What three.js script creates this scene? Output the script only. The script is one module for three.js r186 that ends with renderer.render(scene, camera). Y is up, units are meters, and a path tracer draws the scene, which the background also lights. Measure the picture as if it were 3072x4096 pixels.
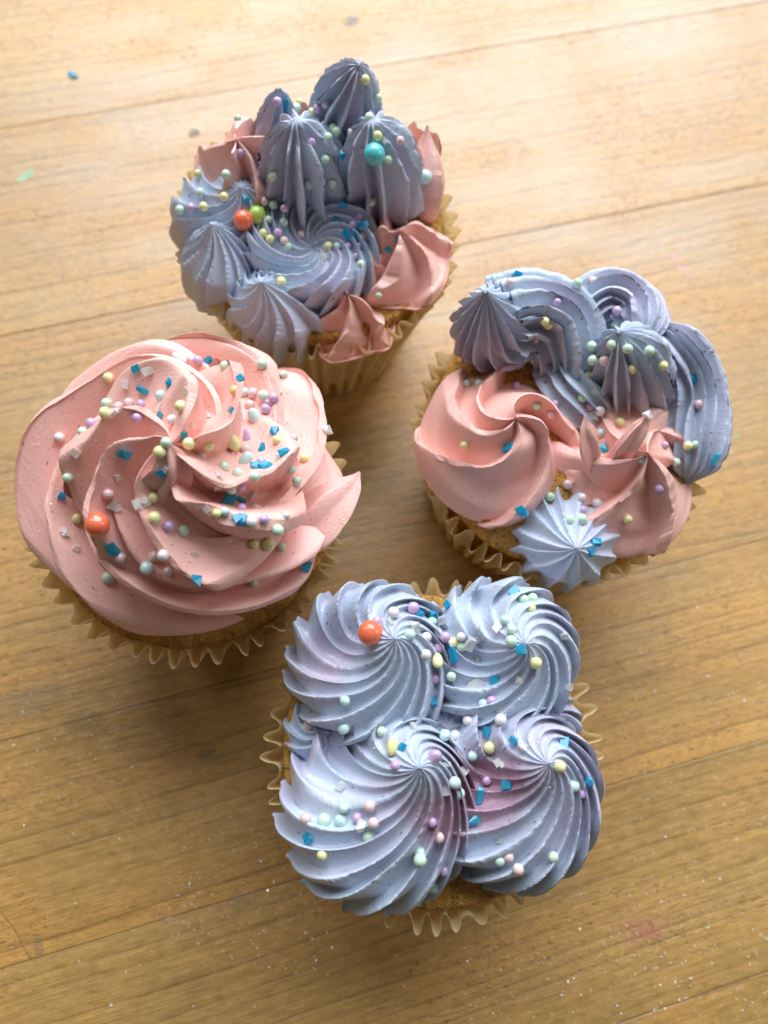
import * as THREE from 'three';
import { RectAreaLightUniformsLib } from 'three/addons/lights/RectAreaLightUniformsLib.js';
import { mergeGeometries, mergeVertices } from 'three/addons/utils/BufferGeometryUtils.js';
import { ConvexGeometry } from 'three/addons/geometries/ConvexGeometry.js';
import { MeshBVH } from 'three-mesh-bvh';

// ---------------------------------------------------------------- camera
const scene = new THREE.Scene();
const FPX = 1661, IW = 1659, IH = 2212, CAM_H = 0.220;               // focal length and frame in display pixels, height over the table
const camera = new THREE.PerspectiveCamera(2 * Math.atan(IH / 2 / FPX) * 180 / Math.PI, 3 / 4, 0.01, 12);
{
  const down = new THREE.Vector3(720 - IW / 2, -(1555 - IH / 2), -FPX).normalize();   // the plumb line seen in the lens
  const Y = down.clone().negate(), X = new THREE.Vector3(1, 0, 0).addScaledVector(Y, -Y.x).normalize(), Z = new THREE.Vector3().crossVectors(X, Y);
  const m = new THREE.Matrix4().makeBasis(X, Y, Z).transpose();      // lens axes seen from the world
  camera.quaternion.setFromRotationMatrix(m);
  camera.position.set(0, CAM_H, 0);
  camera.focus = 0.156;
  camera.userData.fStop = 26.3 / 2.4;
  camera.updateMatrixWorld(true);
}
// ---------------------------------------------------------------- light
RectAreaLightUniformsLib.init();
const renderer = new THREE.WebGLRenderer({ antialias: true });
renderer.toneMapping = THREE.LinearToneMapping;
renderer.toneMappingExposure = 1.0;
renderer.shadowMap.enabled = true;
scene.background = new THREE.Color(0.095, 0.083, 0.068);               // the dim room round the window light
const WINDOWS = [
  // name part, position, looks at, width, height, intensity, colour
  ['broad bright window behind the cupcakes', [0.12, 1.0, -1.1], [0, 0.02, -0.05], 1.5, 1.25, 6.2, [0.93, 1.0, 1.10]],
  ['side window to the right of the table', [1.3, 0.75, -0.25], [0, 0.02, -0.05], 0.5, 0.7, 3, [1, 0.99, 0.97]],
  ['narrow window far behind at the left', [-0.95, 0.95, -0.8], [0, 0.02, -0.05], 0.35, 0.6, 4, [1, 0.99, 0.98]],
];

// ---------------------------------------------------------------- helpers
let seed = 7;
const rnd = () => { seed = (seed * 1664525 + 1013904223) >>> 0; return seed / 4294967296; };
const rr = (a, b) => a + (b - a) * rnd();
const { lerp, clamp, smoothstep } = THREE.MathUtils;
function hash3(x, y, z) { let h = (Math.imul(x, 374761393) + Math.imul(y, 668265263) + Math.imul(z, 2147483647 - 1640531527)) | 0; h = Math.imul(h ^ (h >>> 13), 1274126177); h ^= h >>> 16; return (h >>> 0) / 4294967296; }
function vn3(x, y, z) {
  const ix = Math.floor(x), iy = Math.floor(y), iz = Math.floor(z); let u = x - ix, v = y - iy, w = z - iz;
  u = u * u * (3 - 2 * u); v = v * v * (3 - 2 * v); w = w * w * (3 - 2 * w);
  const L = (a, b, t) => a + (b - a) * t;
  return L(L(L(hash3(ix, iy, iz), hash3(ix + 1, iy, iz), u), L(hash3(ix, iy + 1, iz), hash3(ix + 1, iy + 1, iz), u), v),
    L(L(hash3(ix, iy, iz + 1), hash3(ix + 1, iy, iz + 1), u), L(hash3(ix, iy + 1, iz + 1), hash3(ix + 1, iy + 1, iz + 1), u), v), w);
}
function vn2(x, y, s = 0) {
  const ix = Math.floor(x), iy = Math.floor(y); let u = x - ix, v = y - iy;
  u = u * u * (3 - 2 * u); v = v * v * (3 - 2 * v);
  const a = hash3(ix, iy, s), b = hash3(ix + 1, iy, s), c = hash3(ix, iy + 1, s), d = hash3(ix + 1, iy + 1, s);
  return a + (b - a) * u + (c - a) * v + (a - b - c + d) * u * v;
}
const numbersUsed = new Map();
function numbered(n) { const k = numbersUsed.get(n) ?? 0; numbersUsed.set(n, k + 1); return k ? n + '_' + String(k).padStart(3, '0') : n; }
function tag(o, label, category, group, kind) { if (label) o.userData.label = label; if (category) o.userData.category = category; if (group) o.userData.group = group; if (kind) o.userData.kind = kind; return o; }
function add(o, parent = scene) { o.castShadow = o.receiveShadow = true; parent.add(o); return o; }
function mesh(name, geometry, material, parent) { const m = new THREE.Mesh(geometry, material); m.name = name; return add(m, parent); }
// a ray from the lens through a pixel of the photograph (display pixels), and the point where it meets a level
function rayAt(px, py) { return new THREE.Vector3(px - IW / 2, -(py - IH / 2), -FPX).normalize().applyQuaternion(camera.quaternion); }
function at(px, py, h) { const d = rayAt(px, py), t = (h - CAM_H) / d.y; return new THREE.Vector3(0, CAM_H, 0).addScaledVector(d, t); }
const KD = 1659 / 3072;
const view = (ox, oy, s) => (x, y) => [(ox + x / s) * KD, (oy + y / s) * KD];   // close-ups of the photograph -> display pixels
const V1 = view(650, 200, 1.3825), V2 = view(0, 1300, 1.106), V3 = view(1600, 1000, 1.2289), V4 = view(1050, 2250, 1.185);
const VF = (x, y) => [x, y];
const lin = (r, g, b) => new THREE.Color().setRGB(r / 255, g / 255, b / 255, THREE.SRGBColorSpace);

// ---------------------------------------------------------------- windows (outside the frame, they light the table)
for (const [label, p, q, w, h, power, c] of WINDOWS) {
  const g = new THREE.Group(); g.name = numbered('window'); scene.add(g); g.position.set(...p); g.lookAt(...q);
  tag(g, label, 'window');
  const pane = new THREE.MeshStandardMaterial({ color: 0x111111, roughness: 0.4, emissive: new THREE.Color(...c), emissiveIntensity: power * 0.25 });
  mesh('window_pane', new THREE.PlaneGeometry(w, h), pane, g).position.z = -0.012;
  const fm = new THREE.MeshStandardMaterial({ color: 0xd8d4cc, roughness: 0.5 });
  const bars = [[w + 0.1, 0.05, 0, h / 2 + 0.025], [w + 0.1, 0.05, 0, -h / 2 - 0.025], [0.05, h, -w / 2 - 0.025, 0], [0.05, h, w / 2 + 0.025, 0]].map(([a, b, x, y]) => new THREE.BoxGeometry(a, b, 0.05).translate(x, y, -0.03));
  mesh('window_frame', mergeGeometries(bars), fm, g);
  const light = new THREE.RectAreaLight(new THREE.Color(...c), power, w, h); light.name = 'window_light'; light.rotation.y = Math.PI; light.position.z = 0.002; g.add(light);
}

// ---------------------------------------------------------------- the board
const GD = 0.262, GC = Math.cos(GD), GS = Math.sin(GD);              // direction of the grain on the table
const toBoard = (x, z) => [x * GC - z * GS, x * GS + z * GC];        // along, across (across grows towards the viewer)
const fromBoard = (u, v) => [u * GC + v * GS, -u * GS + v * GC];
const seamAt = (a, b) => { const p = at(a * KD, b * KD, 0); return toBoard(p.x, p.z)[1]; };
const S1 = (seamAt(0, 3866) + seamAt(3072, 2960)) / 2, S2 = (seamAt(0, 2925) + seamAt(3072, 2190)) / 2, S3 = seamAt(600, 1225), S4 = seamAt(1536, 259);
const seams = [S1 + 0.17, S1 + 0.055, S1, S2, S3, S4, S4 - 0.12, S4 - 0.19].sort((a, b) => a - b);
const TU0 = -0.165, TU = 0.34, TV0 = S4 - 0.10, TV = S1 + 0.10 - (S4 - 0.10), TW = 2048;
function plankOf(v) { let k = 0; while (k < seams.length - 1 && v > seams[k + 1]) k++; return k; }
const stain = [];                                                    // [u, v, length, width, r, g, b, strength] spots of dye and dark marks seen on the wood
function addStain(x, y, l, w, turn, c, k) { const p = at(x, y, 0), [u, v] = toBoard(p.x, p.z); stain.push([u, v, l, w, Math.cos(turn), Math.sin(turn), c, k]); }
addStain(58, 377, 0.0026, 0.0013, 0.5, [0.12, 0.42, 0.22], 0.75); addStain(48, 386, 0.0018, 0.0008, 0.2, [0.2, 0.5, 0.3], 0.5);
addStain(1460, 556, 0.0024, 0.0008, -0.75, [0.75, 0.22, 0.24], 0.55); addStain(1478, 583, 0.0026, 0.0008, -0.9, [0.75, 0.22, 0.24], 0.5);
addStain(1567, 920, 0.0016, 0.001, 0, [0.2, 0.5, 0.25], 0.5); addStain(1590, 940, 0.0012, 0.001, 0, [0.2, 0.5, 0.25], 0.3);
addStain(443, 1630, 0.0026, 0.0010, 0.1, [0.09, 0.065, 0.04], 0.6); addStain(760, 46, 0.0026, 0.0018, 0.2, [0.06, 0.06, 0.055], 0.75);
addStain(85, 2046, 0.0012, 0.0018, 0.1, [0.18, 0.13, 0.07], 0.45); addStain(50, 1520, 0.011, 0.004, 0.1, [0.16, 0.14, 0.08], 0.4);
addStain(180, 1560, 0.005, 0.003, 0, [0.1, 0.08, 0.04], 0.35); addStain(620, 1690, 0.004, 0.0018, 0.1, [0.16, 0.09, 0.04], 0.35);
addStain(515, 1950, 0.0025, 0.002, 0.1, [0.2, 0.15, 0.08], 0.4); addStain(230, 252, 0.007, 0.001, 0.15, [0.3, 0.2, 0.1], 0.6);
const scratches = [];
function scratch(x0, y0, x1, y1, k) { const a = at(x0, y0, 0), b = at(x1, y1, 0); scratches.push([...toBoard(a.x, a.z), ...toBoard(b.x, b.z), k]); }
scratch(0, 1968, 65, 2070, 0.9); scratch(65, 2070, 100, 2130, 0.35); scratch(1400, 1990, 1425, 2042, 0.7); scratch(540, 1930, 620, 2070, 0.3); scratch(250, 1600, 330, 1790, 0.3);
scratch(20, 1730, 170, 1820, 0.45); scratch(200, 1700, 340, 1850, 0.35); scratch(60, 1710, 250, 1790, 0.3); scratch(1050, 2010, 1140, 2070, 0.5); scratch(1120, 1980, 1250, 2090, 0.3); scratch(980, 2060, 1040, 2150, 0.4);
scratch(1320, 1420, 1400, 1520, 0.35); scratch(1350, 1250, 1500, 1480, 0.2); scratch(140, 1640, 330, 1720, 0.25); scratch(380, 1900, 520, 2180, 0.2); scratch(860, 1990, 930, 2180, 0.25); scratch(1200, 1860, 1280, 2010, 0.3); scratch(1430, 1700, 1570, 1830, 0.25);
for (let i = 0; i < 60; i++) { const u = rr(TU0, TU0 + TU), v = rr(TV0, TV0 + TV), a = rr(0, 6.28), l = rr(0.004, 0.03); scratches.push([u, v, u + Math.cos(a) * l, v + Math.sin(a) * l, rr(0.06, 0.22)]); }
function boardTextures(k, v0, v1, TH) {
  const woodMap = new Uint8Array(TW * TH * 4), woodBump = new Uint8Array(TW * TH * 4), woodRough = new Uint8Array(TW * TH * 4), TV = v1 - v0;
  const toS = (x) => { x = clamp(x, 0, 1); return Math.round(255 * (x <= 0.0031308 ? x * 12.92 : 1.055 * Math.pow(x, 1 / 2.4) - 0.055)); };
  const tn = (Math.abs(v1 - S2) < 1e-6 ? 0.86 : 0.97) + 0.08 * hash3(k, 3, 5), t2 = hash3(k, 9, 2), t3 = hash3(k, 4, 4), s = k * 17.3, scr = new Float32Array(TW * TH);
  for (const [a0, b0, a1, b1, w] of scratches) {
    const a = (a0 - TU0) / TU * TW, b = (b0 - v0) / TV * TH, c = (a1 - TU0) / TU * TW, d = (b1 - v0) / TV * TH, n = Math.ceil(Math.hypot(c - a, d - b)) + 1;
    for (let i = 0; i <= n; i++) { const x = Math.round(lerp(a, c, i / n) + (vn2(i * 0.02, w * 99) - 0.5) * 8), y = Math.round(lerp(b, d, i / n) + (vn2(i * 0.02, w * 77) - 0.5) * 8), q = w * (0.5 + 0.9 * vn2(i * 0.07, w * 50)); if (x >= 0 && y >= 0 && x < TW - 1 && y < TH) { scr[y * TW + x] = Math.max(scr[y * TW + x], q); scr[y * TW + x + 1] = Math.max(scr[y * TW + x + 1], q * 0.6); } }
  }
  for (let j = 0; j < TH; j++) for (let i = 0; i < TW; i++) {
    const u = TU0 + (i + 0.5) / TW * TU, v = v0 + (j + 0.5) / TH * TV;
    const bend = (vn2(u * 5 + s, v * 16, k) - 0.5) * 0.015 + (vn2(u * 17 + s, v * 60, k + 40) - 0.5) * 0.003 + (vn2(u * 70 + s, v * 200, k + 41) - 0.5) * 0.0006;
    const y = (v + bend) * (170 + 130 * t2) + 7 * t3, ring = y - Math.floor(y), rid = hash3(Math.floor(y), k, 1);
    const lineW = Math.pow(ring, 9) * smoothstep(1 - ring, 0, 0.04) * (0.35 + 0.65 * vn2(u * 40, Math.floor(y) * 3.7, k));
    const fib = vn2(u * 90 + s, v * 4200, k + 60), fib2 = vn2(u * 380 + s, v * 7000, k + 70), broad = vn2(u * 7 + s, v * 55, k + 80), mott = vn2(u * 420 + s, v * 900, k + 90), mott2 = vn2(u * 45 + s, v * 90, k + 95), mott3 = vn2(u * 1500 + s, v * 2600, k + 97);
    const zone = smoothstep(mott2 * 0.55 + broad * 0.45, 0.34, 0.62), pore = smoothstep(vn2(u * 900 + s, v * 4200, k + 110), 0.76, 0.9) * zone, ray = smoothstep(vn2(u * 240 + s, v * 1500, k + 120), 0.86, 0.95);
    let d = 1 + 0.26 * (broad - 0.5) + 0.22 * (fib - 0.5) + 0.16 * (fib2 - 0.5) + 0.20 * (mott - 0.5) + 0.22 * (mott2 - 0.5) + 0.16 * (mott3 - 0.5);
    d *= tn * (1 - (0.15 + 0.5 * rid) * lineW - 0.10 * ring * rid) * (1 - 0.42 * pore) * (1 - 0.18 * ray);
    const warm = 0.5 + (mott2 - 0.5) * 0.7 + lineW * 0.5 + pore * 0.4 + (t3 - 0.5) * 0.3;
    let r = d * lerp(0.475, 0.47, warm), g = d * lerp(0.292, 0.24, warm), b = d * lerp(0.092, 0.052, warm);
    for (const [su, sv, l, w, c, sn, col, str] of stain) {
      const du = u - su, dv = v - sv; if (du * du + dv * dv > 4 * l * l + 4 * w * w) continue;
      const a = (du * c - dv * sn) / l, e = (du * sn + dv * c) / w, q = a * a + e * e; if (q > 4) continue;
      const m = str * smoothstep(1.3 - q * 0.75 + (vn2(u * 1500, v * 2600, 5) - 0.5) * 1.3, 0, 0.9);
      r = lerp(r, col[0], m); g = lerp(g, col[1], m); b = lerp(b, col[2], m);
    }
    const sc = scr[j * TW + i]; r *= 1 - 0.6 * sc; g *= 1 - 0.65 * sc; b *= 1 - 0.65 * sc;
    const o = (j * TW + i) * 4; woodMap[o] = toS(r); woodMap[o + 1] = toS(g); woodMap[o + 2] = toS(b); woodMap[o + 3] = 255;
    const h = clamp(0.62 - 0.30 * lineW * rid - 0.40 * pore + 0.22 * (fib - 0.5) + 0.20 * (mott - 0.5) + 0.16 * (fib2 - 0.5) + 0.12 * (mott3 - 0.5) - 0.5 * sc, 0, 1);
    woodBump[o] = woodBump[o + 1] = woodBump[o + 2] = Math.round(h * 255); woodBump[o + 3] = 255;
    const ro = clamp(0.46 + 0.2 * (mott2 - 0.5) + 0.16 * (broad - 0.5) + 0.16 * (mott - 0.5) + 0.14 * pore + 0.1 * sc, 0, 1);
    woodRough[o] = woodRough[o + 1] = woodRough[o + 2] = Math.round(ro * 255); woodRough[o + 3] = 255;
  }
  return [tex(woodMap, TW, TH, true), tex(woodBump, TW, TH), tex(woodRough, TW, TH)];
}
function tex(data, w, h, srgb) { const t = new THREE.DataTexture(data, w, h, THREE.RGBAFormat); t.magFilter = THREE.LinearFilter; t.minFilter = THREE.LinearMipmapLinearFilter; t.wrapS = t.wrapT = THREE.MirroredRepeatWrapping; if (srgb) t.colorSpace = THREE.SRGBColorSpace; t.needsUpdate = true; return t; }
const board = new THREE.Group(); board.name = 'table'; scene.add(board); tag(board, null, null, null, 'structure');
for (let k = 0; k < seams.length - 1; k++) {
  const v0 = seams[k] + 0.00007, v1 = seams[k + 1] - 0.00007, lift = [0, -0.00005, 0.00004][k % 3], c = 0.00016, U = 0.55;
  const prof = [[v0, -0.03], [v0, lift - c], [v0 + c * 0.4, lift - c * 0.3], [v0 + c, lift], [v1 - c, lift], [v1 - c * 0.4, lift - c * 0.3], [v1, lift - c], [v1, -0.03]];
  const pos = [], uv = [], idx = [];
  for (const u of [-U, U]) for (const [v, y] of prof) { const [x, z] = fromBoard(u, v); pos.push(x, y, z); uv.push((u - TU0) / TU, (v - v0) / (v1 - v0)); }
  for (let i = 0; i < prof.length - 1; i++) { const a = i, b = i + 1, e = i + prof.length, f = e + 1; idx.push(a, b, e, b, f, e); }
  const g = new THREE.BufferGeometry(); g.setAttribute('position', new THREE.Float32BufferAttribute(pos, 3)); g.setAttribute('uv', new THREE.Float32BufferAttribute(uv, 2)); g.setIndex(idx);
  const flat = g.toNonIndexed(); flat.computeVertexNormals(); const seen = v1 > S4 - 0.1 && v0 < S1 + 0.1, [map, bumpMap, roughnessMap] = boardTextures(k, v0, v1, seen ? ((v1 - v0) > 0.07 ? 1024 : 512) : 256);
  mesh('plank', flat, new THREE.MeshPhysicalMaterial({ map, bumpMap, bumpScale: 0.00025, roughnessMap, roughness: 1, specularIntensity: 1, ior: 1.6, clearcoat: 0.45, clearcoatRoughness: 0.34 }), board);
}

// ---------------------------------------------------------------- frosting
const solids = [];                                                    // what sprinkles can land on: { bvh }
const FB = 256, fbump = new Uint8Array(FB * FB * 4);
for (let j = 0; j < FB; j++) for (let i = 0; i < FB; i++) {
  const w = (f, s) => { const x = i / FB * f, y = j / FB * f, m = (a) => ((a % f) + f) % f, ix = Math.floor(x), iy = Math.floor(y); let u = x - ix, v = y - iy; u = u * u * (3 - 2 * u); v = v * v * (3 - 2 * v); const h = (a, b) => hash3(m(a), m(b), s); return lerp(lerp(h(ix, iy), h(ix + 1, iy), u), lerp(h(ix, iy + 1), h(ix + 1, iy + 1), u), v); };
  const pit = smoothstep(w(24, 3), 0.9, 0.98);
  const h = clamp(0.55 + 0.35 * (w(32, 1) - 0.5) + 0.35 * (w(64, 2) - 0.5) + 0.25 * (w(12, 4) - 0.5) - 0.5 * pit, 0, 1), o = (j * FB + i) * 4;
  fbump[o] = fbump[o + 1] = fbump[o + 2] = Math.round(h * 255); fbump[o + 3] = 255;
}
const fbTex = tex(fbump, FB, FB); fbTex.wrapS = fbTex.wrapT = THREE.RepeatWrapping;
const speck = new Uint8Array(512 * 512 * 4).fill(255);
for (let q = 0; q < 50; q++) { const x = Math.floor(rnd() * 512), y = Math.floor(rnd() * 512), r = rr(1.2, 4.2), k = rr(0.25, 0.8); for (let b = -5; b <= 5; b++) for (let a = -5; a <= 5; a++) if (Math.hypot(a, b) < r) { const o = (((y + b + 512) % 512) * 512 + (x + a + 512) % 512) * 4; speck[o] = 255 * (1 - 0.3 * k); speck[o + 1] = 255 * (1 - 0.65 * k); speck[o + 2] = 255 * (1 - 0.6 * k); } }
const speckTex = tex(speck, 512, 512, true); speckTex.wrapS = speckTex.wrapT = THREE.RepeatWrapping; speckTex.repeat.set(0.5, 0.5);
const icing = new THREE.MeshPhysicalMaterial({ vertexColors: true, color: 0xffffff, map: speckTex, roughness: 0.39, bumpMap: fbTex, bumpScale: 0.0001, specularIntensity: 0.8, sheen: 0.15, sheenRoughness: 0.6, sheenColor: new THREE.Color(1, 1, 1) });
const PINK = [0.90, 0.535, 0.46], PINK2 = [0.875, 0.43, 0.36], BLUE = [0.49, 0.565, 0.67], LILAC = [0.53, 0.50, 0.63], MAUVE = [0.35, 0.15, 0.20];
const mix3 = (a, b, t) => [lerp(a[0], b[0], t), lerp(a[1], b[1], t), lerp(a[2], b[2], t)];
function cr(vals, t) { const n = vals.length - 1, x = clamp(t, 0, 1) * n, i = Math.min(Math.floor(x), n - 1), f = x - i, p = (k) => vals[clamp(k, 0, n)]; const a = p(i - 1), b = p(i), c = p(i + 1), d = p(i + 2); return 0.5 * (2 * b + (c - a) * f + (2 * a - 5 * b + 4 * c - d) * f * f + (3 * b - a - 3 * c + d) * f * f * f); }
const DH = 12.5;                                                       // mm added to every frosting height
// frosting squeezed through a star nozzle: a ridged section drawn along a path of [x, y, height mm, radius mm]
function pipe(V, pts, o = {}) {
  const { N = 10, depth = 0.3, q = 0.85, twist = 0, turn = 0, lean = 0, seg = 150, per = 12, jag = 0.03, wob = 0.05, tint = 'blue', flat = 1, s = 1, spots } = o;
  const P = pts.map(([x, y, h]) => at(...V(x, y), (h + DH) / 1000)), R = pts.map((p) => p[3] / 1000);
  const curve = new THREE.CatmullRomCurve3(P, false, 'centripetal');
  const M = seg, S = N * per, pos = [], col = [], uv = [], idx = [], id = s * 13.7;
  let prev = curve.getTangent(0.001), nrm = new THREE.Vector3(0, 1, 0); if (Math.abs(prev.y) > 0.9) nrm.set(0, 0, -1);
  nrm.addScaledVector(prev, -nrm.dot(prev)).normalize();
  const amp = Array.from({ length: N }, (_, i) => 0.75 + 0.5 * hash3(i, Math.round(s), 3)), sh = Array.from({ length: N }, (_, i) => (hash3(i, Math.round(s), 8) - 0.5) * 0.35);
  const p = new THREE.Vector3(), tan = new THREE.Vector3(), bin = new THREE.Vector3(), qt = new THREE.Quaternion(); let len = 0; const last = new THREE.Vector3();
  for (let m = 0; m <= M; m++) {
    const t = m / M; curve.getPoint(t, p); tan.copy(curve.getTangent(clamp(t, 0.001, 0.999))).normalize();
    qt.setFromUnitVectors(prev, tan); nrm.applyQuaternion(qt); nrm.addScaledVector(tan, -nrm.dot(tan)).normalize(); prev.copy(tan); bin.crossVectors(tan, nrm);
    if (m) len += p.distanceTo(last); last.copy(p);
    const r0 = Math.max(0.00005, cr(R, t));
    for (let j = 0; j < S; j++) {
      const c = j / S * N, k = Math.floor(c), f = c - k;
      const fold = (Math.sqrt(Math.sin(Math.PI * f) ** 2 + 0.03) - 0.1732) / 0.842;                  // 0 on a crest, 1 in a groove
      const A = lerp(amp[k], amp[(k + 1) % N], f), sf = lerp(sh[k], sh[(k + 1) % N], f);
      const crest = Math.pow(1 - fold, 2);
      const ph = (c + sf) / N * 2 * Math.PI + turn + twist * t + lean * (1 - Math.pow(fold, q)) + (vn2(t * 5 + id, k * 3.1, 3) - 0.5) * 0.16;
      const w = 1 + wob * 2 * (vn3(Math.cos(ph) * 1.6 + id, Math.sin(ph) * 1.6, t * 7) - 0.5) + jag * crest * 2 * (vn2(len * 900 + id, k * 7.7, 9) - 0.5) + jag * 0.6 * crest * (vn2(len * 3200 + id, k * 5.7, 4) - 0.5);
      const r = r0 * (1 - depth * A * Math.pow(fold, q)) * w;
      const a = Math.cos(ph) * r * flat, b = Math.sin(ph) * r;
      const x = p.x + nrm.x * a + bin.x * b, y = p.y + nrm.y * a + bin.y * b, z = p.z + nrm.z * a + bin.z * b;
      pos.push(x, y, z); uv.push(j / S * 0.06 / 0.012, len / 0.012);
      let C;
      if (tint === 'pink') C = mix3(PINK, PINK2, 0.35 * fold + 0.4 * vn3(x * 90, y * 90, z * 90) - 0.1);
      else { const lv = smoothstep(vn3(x * 60 + 3, y * 60, z * 60 + id) * 0.6 + 0.4 * vn2(k * 3.3 + id, t * 4), 0.45, 0.75); C = mix3(BLUE, LILAC, lv * 0.75); if (spots) for (const [sx, sy, sr, sk] of spots) { const d = Math.hypot(x - sx, z - sy) / sr; if (d < 1.3) C = mix3(C, MAUVE, sk * smoothstep(1.15 - d + 0.5 * (vn3(x * 300, y * 300, z * 300) - 0.5), 0, 0.9) * (0.55 + 0.45 * vn3(x * 2200, y * 2200, z * 2200))); } }
      col.push(...C);
    }
    if (m) for (let j = 0; j < S; j++) { const a = (m - 1) * S + j, b = (m - 1) * S + (j + 1) % S, c = a + S, d = b + S; idx.push(a, b, c, b, d, c); }
  }
  for (const m of [0, M]) { const c = pos.length / 3, b0 = m * S; let x = 0, y = 0, z = 0; for (let j = 0; j < S; j++) { x += pos[(b0 + j) * 3]; y += pos[(b0 + j) * 3 + 1]; z += pos[(b0 + j) * 3 + 2]; } pos.push(x / S, y / S, z / S); uv.push(0, 0); col.push(...col.slice(b0 * 3, b0 * 3 + 3)); for (let j = 0; j < S; j++) m ? idx.push(c, b0 + j, b0 + (j + 1) % S) : idx.push(c, b0 + (j + 1) % S, b0 + j); }
  const g = new THREE.BufferGeometry(); g.setAttribute('position', new THREE.Float32BufferAttribute(pos, 3)); g.setAttribute('uv', new THREE.Float32BufferAttribute(uv, 2)); g.setAttribute('color', new THREE.Float32BufferAttribute(col, 3)); g.setIndex(idx); g.computeVertexNormals();
  return g;
}
// a big swirl pressed through a closed star: petals that spiral outwards, each a shallow cup with a thin lip over the next
function swirl(px, py, prof, o = {}) {                               // prof: [v, radius mm, height mm, cup depth mm]
  const { N = 7, tw = 4.4, dir = -1, turn = 0, M = 240, lip = 2.2, s = 1, cut = 0.13, wild = 0 } = o, c0 = o.tip ? at(px, py, o.tip / 1000 + DH / 1000) : at(px, py, HW), per = 64, S = N * per;
  const V = prof.map((p) => p[0]), val = (v, i) => { let k = 0; while (k < V.length - 2 && v > V[k + 1]) k++; const t = (v - V[k]) / (V[k + 1] - V[k]); const g = (j) => prof[clamp(j, 0, V.length - 1)][i], a = g(k - 1), b = g(k), c = g(k + 1), d = g(k + 2); return 0.5 * (2 * b + (c - a) * t + (2 * a - 5 * b + 4 * c - d) * t * t + (3 * b - a - 3 * c + d) * t * t * t) / 1000; };
  const pos = [], uv = [], col = [], idx = [];
  const jit = Array.from({ length: N }, (_, i) => (hash3(i, s, 1) - 0.5) * 0.55), dep = Array.from({ length: N }, (_, i) => 0.75 + 0.5 * hash3(i, s, 2)), reach = Array.from({ length: N }, (_, i) => hash3(i, s, 5));
  for (let m = 0; m <= M; m++) for (let j = 0; j < S; j++) {
    const v = m / M, k = Math.floor(j / per), g = (j % per) / per;
    // most samples on the cup, a few on the wall under the lip
    const wall = 0.22, f0 = g < wall ? 0 : Math.pow((g - wall) / (1 - wall), 0.7), f = f0 < 0.9 ? f0 : 0.9 + 0.05 * (1 - (1 - (f0 - 0.9) / 0.1) ** 2), wl = g < wall ? g / wall : 1;   // wl: 0 at the lip above, 1 at the foot of the wall
    const cc = k + (g < wall ? wl * cut : cut + f0 * (1 - cut));
    const rise = g < wall ? 0.9236 * (1 - smoothstep(wl, 0, 1)) : Math.pow(f, 1.55), K = g < wall ? (k + N - 1) % N : k;
    const bl = smoothstep(f, 0, 1), J = g < wall ? jit[k] : lerp(jit[k], jit[(k + 1) % N], bl);
    const D = g < wall ? lerp(dep[K], dep[k], wl) : dep[k];
    const th = turn + (cc + J + (vn2(v * 3 + k * 5.3, s * 3.1, 2) - 0.5) * 0.35) / N * 2 * Math.PI + dir * tw * (v - 0.35 * v * v) / 0.65;
    let r = val(v, 1), h = val(v, 2) + DH / 1000; const d = val(v, 3) * D;
    const over = (g < wall ? 0.875 * Math.cos(wl * Math.PI / 2) ** 2 : Math.pow(f, 2.6)) * lip / 1000 * smoothstep(v, 0.02, 0.3) * (0.6 + 0.8 * reach[K] + wild * 1.2 * (vn2(v * 7, K * 6.1 + s, 12) - 0.5));
    r += over + (vn3(v * 6 + s, cc * 1.1, 3.3) - 0.5) * 0.0022 * smoothstep(v, 0.05, 0.3); r = Math.max(r, 0.00003);
    const edge = (g < wall ? 1 - wl : smoothstep(f, 0.9, 1)); r += edge * ((vn2(v * 26, K * 3.7 + s, 6) - 0.5) * 0.0006 + (vn2(v * 110, K * 9.7 + s, 7) - 0.5) * 0.00018);
    h += wild * 0.005 * (vn2(v * 6 + 2, K * 3.9 + s, 14) - 0.5) * rise * smoothstep(v, 0, 0.2) * (1 - smoothstep(v, 0.7, 0.95)); h += -d * (1 - rise) + (vn3(v * 9, cc * 0.9 + s, 7.7) - 0.5) * 0.0016;
    const x = c0.x + Math.cos(th) * r, z = c0.z + Math.sin(th) * r; pos.push(x, h, z); uv.push(cc / N * 12, v * 4);
    col.push(...mix3(PINK, PINK2, clamp(0.55 * (1 - rise) * 0.3 + 0.5 * vn3(x * 90, h * 90, z * 90) - 0.1, 0, 1)));
    if (m) { const a = (m - 1) * S + j, b = (m - 1) * S + (j + 1) % S; idx.push(a, a + S, b, b, a + S, b + S); }
  }
  const g = new THREE.BufferGeometry(); g.setAttribute('position', new THREE.Float32BufferAttribute(pos, 3)); g.setAttribute('uv', new THREE.Float32BufferAttribute(uv, 2)); g.setAttribute('color', new THREE.Float32BufferAttribute(col, 3)); g.setIndex(idx); g.computeVertexNormals();
  return g;
}
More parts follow.
